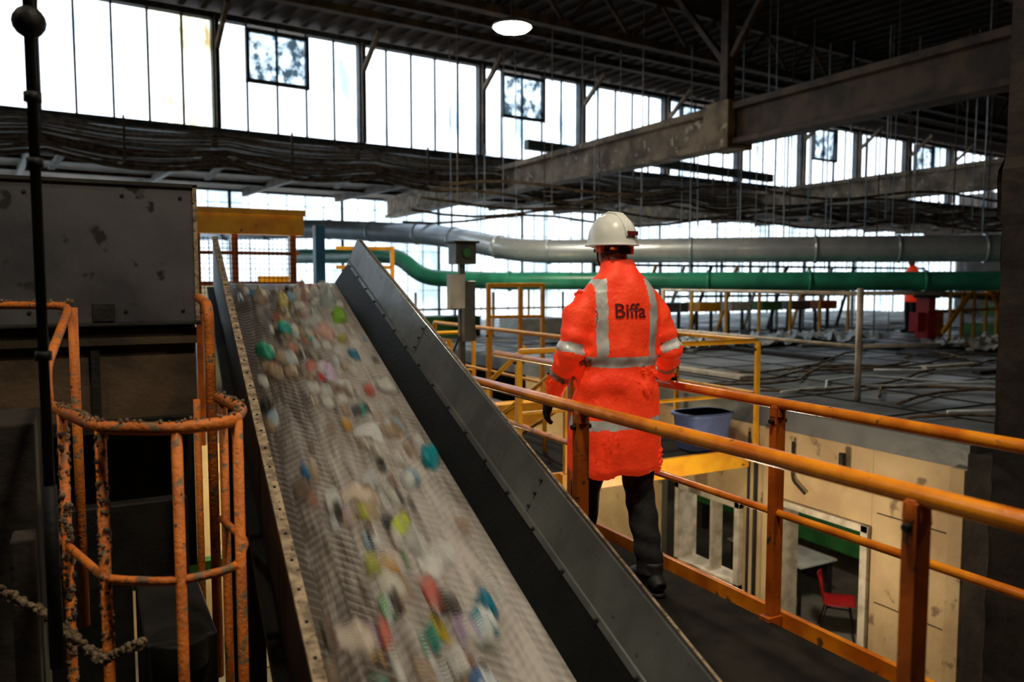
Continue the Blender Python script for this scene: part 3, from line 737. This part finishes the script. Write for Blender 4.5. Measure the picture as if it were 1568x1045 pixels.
b.tube([(-.5, SB - .15, HB - .16), (.46, SB - .15, HB - .16)], .15, 0, 24); b.tube([(-.62, SB - .15, HB - .16), (.62, SB - .15, HB - .16)], .04, 1, 12)
for yy in (-2, -.8, .4, 1.6, 2.8): b.beam((-.55, yy, -.5), (.55, yy, -.5), .06, .08, 0)
b.box((-.56, SA, -.62), (-.52, SB - .2, -.45), 0); b.box((.52, SA, -.62), (.56, SB - .2, -.42), 0)
b.finish()
b = Bd('support_legs', ['darksteel'], parent=conv)
for s_ in (1.4, 3.0):
    for a in (-.52, .52):
        p = MC @ V((a, s_, -.6)); b.box((p.x - .04, p.y - .04, FL), (p.x + .04, p.y + .04, p.z))
    p = MC @ V((-.52, s_, -.6)); q = MC @ V((.52, s_, -.6)); b.beam((p.x, p.y, p.z - .6), (q.x, q.y, q.z - .6), .06, .06)
b.finish()

# waste travelling on the belt: each item is swept along its direction of travel
wm = bpy.data.materials.new('moving_waste'); wm.use_nodes = True
nt = wm.node_tree; N = nt.nodes; L = nt.links; p_ = N['Principled BSDF']
at = N.new('ShaderNodeAttribute'); at.attribute_name = 'Col'
L.new(at.outputs['Color'], p_.inputs['Base Color']); L.new(at.outputs['Alpha'], p_.inputs['Alpha']); p_.inputs['Roughness'].default_value = .45
b = Bd('mixed_waste_on_belt', [wm], matrix=MC)
cl = b.bm.loops.layers.float_color.new('Col')
WHT = [(.84, .82, .82), (.74, .72, .72), (.66, .68, .72), (.80, .76, .70)]
BRN = [(.42, .29, .19), (.30, .20, .13), (.20, .13, .10), (.50, .38, .27), (.58, .42, .28)]
DRK = [(.03, .027, .027), (.07, .055, .05), (.04, .04, .055)]
BRT = [(.62, .66, .08), (.85, .62, .02), (.04, .42, .34), (.03, .25, .58), (.06, .48, .10), (.70, .03, .04), (.75, .20, .16), (.58, .42, .70), (.08, .30, .48), (.40, .62, .85), (.80, .42, .05), (.10, .55, .45)]
def piece(a, s_, w, l, h, col, n=7, blur=.09, col2=None, kind=0, am=.32):
    nu, nv = 10, 4; sd = random.random() * 99; ang = random.uniform(-1.3, 1.3) if kind != 2 else random.uniform(-.6, .6)
    ca, sa = math.cos(ang), math.sin(ang)
    pts = []
    for j in range(nv + 1):
        t = j / nv; row = []
        cs = (math.cos(t * math.pi / 2)) ** .6 if kind != 1 else (1 - t) ** .8
        zh = math.sin(t * math.pi / 2) if kind != 1 else min(1, t * 2.0)
        for i in range(nu):
            th = 2 * math.pi * i / nu; c, sn = math.cos(th), math.sin(th)
            if kind: c = math.copysign(abs(c) ** .55, c); sn = math.copysign(abs(sn) ** .55, sn)
            rr = cs * (1 + .6 * noise.noise(V((math.cos(th) * 1.7 + sd, math.sin(th) * 1.7, t))))
            x, y = w * rr * c, l * rr * sn
            z = h * zh * (1 + 1.0 * noise.noise(V((sd, x * 28, y * 28))))
            row.append((x * ca - y * sa, x * sa + y * ca, max(0, z)))
        pts.append(row)
    for q in range(n):
        f_ = q / (n - 1) - .5; off = blur * f_
        alpha = am * (1 - 1.6 * abs(f_) ** 1.5)
        vs = []
        for row in pts: vs.append([b.bm.verts.new((max(-.46, min(.36, a + x)), s_ + y + off, bh(a) + .002 + z + .0005 * q)) for x, y, z in row])
        for j in range(nv):
            for i in range(nu):
                f = b.bm.faces.new((vs[j][i], vs[j][(i + 1) % nu], vs[j + 1][(i + 1) % nu], vs[j + 1][i])); f.smooth = True
                cc = col2 if (col2 and (i // 3) % 2) else col; g = 1 + .3 * noise.noise(V((i, j, sd)))
                for lp in f.loops: lp[cl] = (cc[0] * g, cc[1] * g, cc[2] * g, alpha)
def clumpy():
    while True:
        a = random.triangular(-.46, .37, 0.0); s_ = random.uniform(-2.4, 3.95)
        if noise.noise(V((a * 3.5, s_ * 1.6, 2.2))) + random.uniform(-.3, .5) > 0: return a, s_
for i in range(320):
    a, s_ = clumpy()
    rv = random.random(); P_ = WHT if rv < (.48 if a > -.12 else .26) else BRN if rv < .74 else DRK if rv < .88 else BRT
    col = random.choice(P_); k = random.uniform(.5, 1.2); kd = random.choice((0, 1, 0, 2))
    w = random.uniform(.016, .036) * k; l = w * random.uniform(1., 2.2)
    piece(a, s_, w, l, random.uniform(.014, .034) * k, col, 7, .12, random.choice(WHT + BRN + BRT) if random.random() < .35 else None, kd, .28)
for a, s_, w, l, h, col, c2, kd in [(-.33, 2.6, .035, .07, .05, (.06, .52, .36), None, 2), (0.0, 2.3, .05, .08, .04, (.78, .62, .86), (.8, .78, .82), 1), (.02, .62, .040, .065, .04, (.66, .78, .04), (.6, .65, .2), 0),
        (-.12, -.62, .045, .07, .05, (.90, .76, .02), None, 2), (-.04, -.60, .03, .06, .06, (.62, .20, .02), None, 0), (.27, -.55, .042, .08, .045, (.03, .45, .12), (.10, .68, .28), 2),
        (.13, -.95, .038, .06, .05, (.80, .02, .03), None, 0), (.17, 1.0, .04, .07, .04, (.82, .84, .86), (.3, .45, .6), 0), (.05, -.35, .048, .07, .04, (.74, .80, .86), (.08, .2, .45), 2),
        (.31, 1.15, .035, .075, .045, (.01, .36, .46), None, 2), (.15, -.05, .05, .075, .045, (.76, .80, .82), (.04, .32, .45), 0), (.2, .05, .03, .06, .04, (.02, .32, .50), None, 0),
        (-.2, -1.25, .04, .07, .05, (.04, .04, .05), None, 0), (.1, 1.5, .06, .09, .02, (.82, .82, .84), None, 1), (.12, .40, .06, .09, .02, (.84, .82, .82), (.7, .65, .65), 1),
        (.22, 3.5, .045, .06, .10, (.66, .76, .76), None, 0), (-.1, 3.5, .045, .07, .07, (.80, .70, .28), (.3, .2, .1), 0), (.05, 3.65, .05, .08, .09, (.70, .60, .54), (.5, .3, .3), 1), (.25, 3.2, .045, .08, .06, (.34, .66, .08), None, 0),
        (.08, -1.15, .035, .06, .05, (.76, .78, .05), None, 2), (-.3, .0, .045, .07, .03, (.80, .70, .62), None, 1), (-.1, .9, .05, .08, .03, (.80, .66, .56), None, 1), (-.25, 3.6, .05, .08, .08, (.5, .40, .33), None, 0),
        (.0, -1.4, .05, .08, .05, (.62, .54, .50), (.5, .1, .1), 0), (.28, -1.3, .04, .07, .05, (.76, .72, .62), None, 0), (-.3, -.95, .04, .06, .04, (.70, .66, .60), None, 1), (.3, 2.0, .04, .06, .05, (.80, .78, .76), None, 0), (.1, 2.9, .05, .07, .05, (.85, .55, .50), None, 1), (-.15, 3.0, .04, .06, .05, (.05, .48, .40), None, 2)]:
    piece(a, s_, w, l, h * 1.05, col, 7, .09, c2, kd, .36)
me = bpy.data.meshes.new(b.name); b.bm.to_mesh(me); b.bm.free(); me.materials.append(wm)
o = bpy.data.objects.new(b.name, me); S.collection.objects.link(o); o.matrix_world = MC

# ------------------------------------------------------------------ left machinery
b = Bd('guard_box', ['guard', 'darksteel', 'rustplank'])
b.box((-1.5, 5.33, 1.30), (.60, 5.36, 2.13)); b.box((-1.5, 5.36, 1.32), (.60, 6.6, 2.11))
b.box((-1.5, 5.31, 2.12), (.62, 5.40, 2.145), 1); b.box((.590, 5.31, 1.30), (.615, 5.40, 2.14), 2); b.box((-1.5, 5.31, 1.28), (.62, 5.37, 1.30), 1)
b.box((-.52, 5.322, 1.30), (-.50, 5.332, 2.12), 1); b.box((.02, 5.318, 1.31), (.14, 5.33, 1.42), 1)
for x in (-.9, -.3, .2, .52):
    for z in (1.37, 2.06): b.tube([(x, 5.332, z), (x, 5.318, z)], .012, 1, 8)
b.finish(.004)
b = Bd('feed_hopper_body', ['brownsteel', 'darksteel', 'rustplank'])
b.box((-2.2, 5.45, .62), (.60, 6.6, 1.28)); b.box((-2.2, 5.38, 1.16), (.60, 5.45, 1.26)); b.box((-2.2, 5.40, .62), (.60, 5.45, .70), 1)
b.box((-2.2, 5.9, FL), (.2, 6.6, .62), 1); b.box((.2, 5.9, -.45), (.62, 6.6, .62), 1)
for x in (-1.6, -.8, 0.0): b.box((x, 5.41, .70), (x + .05, 5.45, 1.16), 1)
b.finish(.004)
b = Bd('yellow_gantry', ['yellow', 'orange', 'blue', 'darksteel', 'steel'])
b.box((1.0, 9.4, 2.08), (2.25, 9.6, 2.36)); b.box((1.0, 9.38, 2.30), (2.27, 9.4, 2.37)); 
for x in (1.05, 1.45, 2.1): b.box((x, 9.45, -.3), (x + .07, 9.55, 2.08), 1)
for z in (1.1, 1.5, 1.85): b.box((1.05, 9.47, z), (2.2, 9.52, z + .04), 1)
for i in range(22): b.tube([(1.1 + i * .05, 9.44, 1.15), (1.1 + i * .05, 9.44, 2.05)], .004, 3, 5)
for i in range(16): b.tube([(1.1, 9.44, 1.2 + i * .055), (2.15, 9.44, 1.2 + i * .055)], .004, 3, 5)
b.box((2.36, 9.3, 1.2), (2.47, 9.45, 2.2), 2)
b.finish(.004)
b = Bd('sorting_cabin', ['steel', 'orange', 'white', 'yellow'])
b.box((.9, 11.0, -.3), (2.6, 12.6, 1.55)); b.box((1.0, 10.95, 1.2), (1.9, 11.0, 1.5), 2); b.box((2.0, 10.9, 1.4), (2.5, 11.0, 1.62), 3); b.finish(.01)

b = Bd('suspended_pole', ['black'])
b.tube([(-.13, 2.9, .9), (-.13, 2.9, 6.78)], .016, 0, 10); b.ball((-.13, 2.9, 2.34), .048, 0)
b.tube([(-.13, 2.9, .3), (-.13, 2.9, .9)], .022, 0, 10)
for z in (1.3, 1.9, 2.1): b.tube([(-.13, 2.9, z), (-.13, 2.9, z + .03)], .024, 0, 8)
b.finish()

b = Bd('dusty_orange_cage_rail', ['dustyorange', 'fluff'])
ring = [(-.15, 3.55), (.02, 2.91), (.22, 2.78), (.42, 2.82), (.50, 3.1), (.46, 3.45)]
Z1 = 1.07
top = fillet([V((x, y, Z1)) for x, y in ring], .07); b.tube(top, .022, 0, 12)
mid = fillet([V((x, y, .56)) for x, y in ring], .07); b.tube(mid, .015, 0, 10)
for (x, y) in [(-.10, 3.35), (.02, 2.93), (.24, 2.79), (.44, 2.85), (.47, 3.4)]:
    b.tube([(x, y, -1.6), (x, y, Z1)], .018, 0, 10)
b.tube(fillet([V((-.15, 3.55, Z1)), V((-.16, 3.7, 1.2)), V((-.08, 4.5, 1.43)), V((-.9, 5.0, 1.43))], .1), .02, 0, 10)
b.tube([(-.07, 4.5, -.2), (-.07, 4.5, 1.42)], .024, 0, 10)
b.tube(fillet([(.56, 4.46, -.6), (.56, 4.46, 1.43), (.54, 4.75, 1.46)], .1), .026, 0, 10)
b.tube([(.47, 4.3, -.6), (.47, 4.3, .95)], .018, 0, 10)
def fluff(p, q, n, r):
    p, q = V(p), V(q)
    for i in range(n):
        c = p.lerp(q, random.random()) + V((random.uniform(-1, 1), random.uniform(-1, 1), random.uniform(-1, 1))) * .014
        b.ball(c, random.uniform(.4, 1) * r, 1, (1, 1, random.uniform(.7, 1.6)), 6, 4)
for i in range(len(top) - 1): fluff(top[i] + V((0, 0, .014)), top[i + 1] + V((0, 0, .014)), max(2, int((top[i + 1] - top[i]).length * 200)), .008)
fluff((.02, 2.93, .3), (.02, 2.93, 1.05), 380, .011); fluff((-.10, 3.35, .0), (-.10, 3.35, 1.0), 460, .014); fluff((.24, 2.79, .4), (.24, 2.79, 1.0), 60, .006)
fluff((-.07, 4.5, .8), (-.07, 4.5, 1.4), 120, .011); fluff((-.08, 4.5, 1.44), (-.9, 5, 1.44), 160, .011)
b.finish()
b = Bd('dusty_hanging_chain', ['fluff', 'cable'])
pts = [V((-.62, 3.2, .62)), V((-.40, 3.15, .58)), V((-.18, 3.1, .42)), V((0.0, 2.88, .30)), V((.12, 2.82, .36))]
b.tube(pts, .012, 1, 8)
for i in range(4):
    for k in range(120):
        c = pts[i].lerp(pts[i + 1], random.random()) + V((random.uniform(-1, 1), random.uniform(-1, 1), random.uniform(-1, 1))) * .012
        b.ball(c, random.uniform(.005, .013), 0, (1, 1, 1), 6, 4)
b.finish()
b = Bd('left_machine_frame', ['brick', 'darksteel', 'orange'])
b.box((-1.4, 3.9, FL), (-.22, 4.4, .95)); b.box((-.28, 3.3, FL), (-.20, 3.45, .62), 0)
b.box((.15, 3.35, -1.9), (.42, 4.1, .12), 1); b.tube([(.28, 3.4, .12), (.28, 3.4, .0)], .12, 1, 16)
b.box((-.2, 4.7, -.1), (.45, 4.8, .35), 1)
b.finish(.01)
b = Bd('yellow_ladder', ['yellow'])
for x in (1.25, 1.65): b.beam((x, 8.0, FL), (x, 8.6, -.8), .05, .03)
for i in range(8): b.tube([(1.25, 8.0 + i * .075, -3.0 + i * .3), (1.65, 8.0 + i * .075, -3.0 + i * .3)], .014, 0, 8)
b.finish()

# sooty pillar with eroded face
b = Bd('brick_pillar', ['brick'])
def rough_face(o, ax, az, nx, nz, nrm, amp):
    o, ax, az, nrm = V(o), V(ax), V(az), V(nrm); g = []
    for j in range(nz + 1):
        row = []
        for i in range(nx + 1):
            p = o + ax * (i / nx) + az * (j / nz)
            e = noise.noise(p * 5) * .4 + noise.noise(p * 17) * .2 + (.7 if noise.noise(V((1, 2, p.z * 2.2))) > .3 else 0)
            row.append(b.bm.verts.new(p + nrm * amp * e))
        g.append(row)
    for j in range(nz):
        for i in range(nx): b.bm.faces.new((g[j][i], g[j][i + 1], g[j + 1][i + 1], g[j + 1][i]))
rough_face((4.32, 1.7, FL), (0, .85, 0), (0, 0, 10.05), 14, 170, (-1, 0, 0), .035)
rough_face((4.32, 2.55, FL), (.68, 0, 0), (0, 0, 10.05), 10, 170, (0, 1, 0), .05)
b.box((4.36, 1.7, FL), (5.0, 2.51, 6.75))
b.finish()

b = Bd('control_post', ['steel', 'white', 'green', 'darksteel'])
X0, Y0 = 3.33, 7.35
b.box((X0 - .03, Y0 - .03, -.06), (X0 + .03, Y0 + .03, 1.75), 0)
b.box((X0 - .17, Y0 - .12, 1.28), (X0 - .01, Y0 - .02, 1.62), 1); b.box((X0 - .02, Y0 - .12, .95), (X0 + .10, Y0 - .03, 1.55), 0)
b.box((X0 - .10, Y0 - .1, 1.72), (X0 + .12, Y0 + .1, 1.93), 0); b.tube([(X0, Y0 - .1, 1.83), (X0, Y0 - .15, 1.83)], .045, 2, 12); b.box((X0 - .13, Y0 - .14, 1.93), (X0 + .14, Y0 + .12, 1.95), 3)
b.tube(fillet([(X0 - .02, Y0, 1.0), (X0 - .2, Y0, .6), (X0 - .1, Y0, 0)], .1), .012, 3, 8)
b.finish(.006)
b = Bd('fire_extinguisher', ['red', 'black'])
X1, Y1 = 3.3, 8.0
b.tube([(X1, Y1, .25), (X1, Y1, .27), (X1, Y1, .65), (X1, Y1, .72), (X1, Y1, .74)], [.07, .08, .08, .05, .02], 0, 16)
b.tube([(X1, Y1, .74), (X1, Y1 - .1, .80)], .015, 1, 8); b.tube(fillet([(X1, Y1 - .07, .78), (X1 - .08, Y1 - .1, .7), (X1 - .08, Y1 - .1, .4)], .05), .01, 1, 8)
b.beam((X1, Y1, -.06), (X1, Y1, .25), .05, .05, 1); b.finish()

b = Bd('distant_sorting_machine', ['red', 'yellow', 'green', 'darksteel', 'white', 'orange', 'steel'])
bx, by = 15.5, 10.6
b.box((bx, by, .36), (bx + .22, by + .3, 1.2), 0); b.box((bx + .3, by, .36), (bx + .5, by + .25, .95), 5); b.box((bx - .1, by - .05, 1.2), (bx + .3, by + .3, 1.3), 3); b.box((bx - .35, by, .5), (bx - .1, by + .2, .9), 0)
b.beam((bx - .6, by + .2, 1.35), (bx + 3.8, by - .6, 1.05), .5, .12, 6)
b.box((bx + 1.9, by - .3, .36), (bx + 4.0, by + .5, .62), 2); b.box((bx + 2.9, by + .3, .75), (bx + 3.4, by + .7, 1.0), 2)
for i in range(11):
    x = bx + .1 + i * .4; b.beam((x, by - .4, .36), (x, by - .4, 1.6), .05, .05, 1)
for z in (.95, 1.28, 1.6): b.beam((bx + .1, by - .4, z), (bx + 4.1, by - .4, z), .05, .05, 1)
b.beam((bx + 1.0, by - .5, 1.7), (bx + 2.2, by - .5, .4), .08, .12, 1); b.beam((bx + 1.9, by - .5, 1.8), (bx + 3.2, by - .5, .5), .08, .10, 2)
b.beam((bx + 2.8, by - .5, 1.8), (bx + 3.8, by - .5, .9), .08, .12, 1); b.beam((bx - .2, by - .45, .5), (bx + .9, by - .45, 1.5), .06, .08, 1)
for i in range(10): b.beam((bx - 6 + i * .9, by + 3.6, .3), (bx - 6 + i * .9, by + 3.6, 2.3), .06, .05, 6)
for z in (1.2, 1.9, 2.3): b.beam((bx - 6, by + 3.6, z), (bx + 5, by + 3.6, z), .06, .06, 6)
for i in range(9): b.beam((bx - 5 + i * .8, by + 3.5, .4), (bx - 4.4 + i * .8, by + 3.5, 1.9), .06, .06, (1, 4, 3)[i % 3])
for i in range(6):
    x = bx - 5.0 + i * .9; b.box((x, by + 2.4, .9), (x + .6, by + 2.9, 1.1), (6, 1, 4, 2, 6, 5)[i]); b.beam((x + .1, by + 2.6, .36), (x + .1, by + 2.6, .9), .05, .05, 3); b.beam((x + .5, by + 2.6, .36), (x + .5, by + 2.6, .9), .05, .05, 3)
    b.beam((x, by + 1.6, .36), (x, by + 1.6, 1.35), .05, .05, 1)
b.beam((bx - 5.0, by + 1.6, 1.35), (bx - .5, by + 1.6, 1.35), .05, .05, 1)
b.finish()
b = Bd('distant_gantry', ['green', 'yellow', 'darksteel', 'white', 'blue'])
for i in range(9):
    x = 4.6 + i * .98; b.beam((x, 17.0, .2), (x, 17.0, 1.3 + .3 * (i % 2)), .05, .05, 1 if i % 3 else 2)
b.beam((4.4, 17, .9), (13, 17, .9), .06, .05, 1); b.box((6.0, 16.6, .2), (8.0, 17.4, .75), 0); b.box((9, 16.6, .2), (10.4, 17.6, .65), 3); b.box((3.0, 15.2, -.3), (4.3, 16, .7), 4); b.box((1.9, 14.0, -.3), (2.9, 15, .9), 2)
b.finish()

# ------------------------------------------------------------------ world, camera
w = bpy.data.worlds.new('overcast_sky'); S.world = w; w.use_nodes = True
bg = w.node_tree.nodes['Background']; bg.inputs[0].default_value = (.90, .95, 1.0, 1); bg.inputs[1].default_value = 6.5
cam = bpy.data.cameras.new('camera'); co = bpy.data.objects.new('camera', cam); S.collection.objects.link(co)
co.location = (0, 0, 1.55); co.rotation_euler = (math.radians(90 - 4.3), 0, math.radians(-28))
cam.lens = 28; cam.sensor_width = 36; cam.clip_end = 200
cam.dof.use_dof = True; cam.dof.focus_distance = 4.0; cam.dof.aperture_fstop = 1.8
S.camera = co
try:
    S.view_settings.view_transform = 'Standard'; S.view_settings.look = 'None'; S.view_settings.exposure = 0.0
except Exception: pass
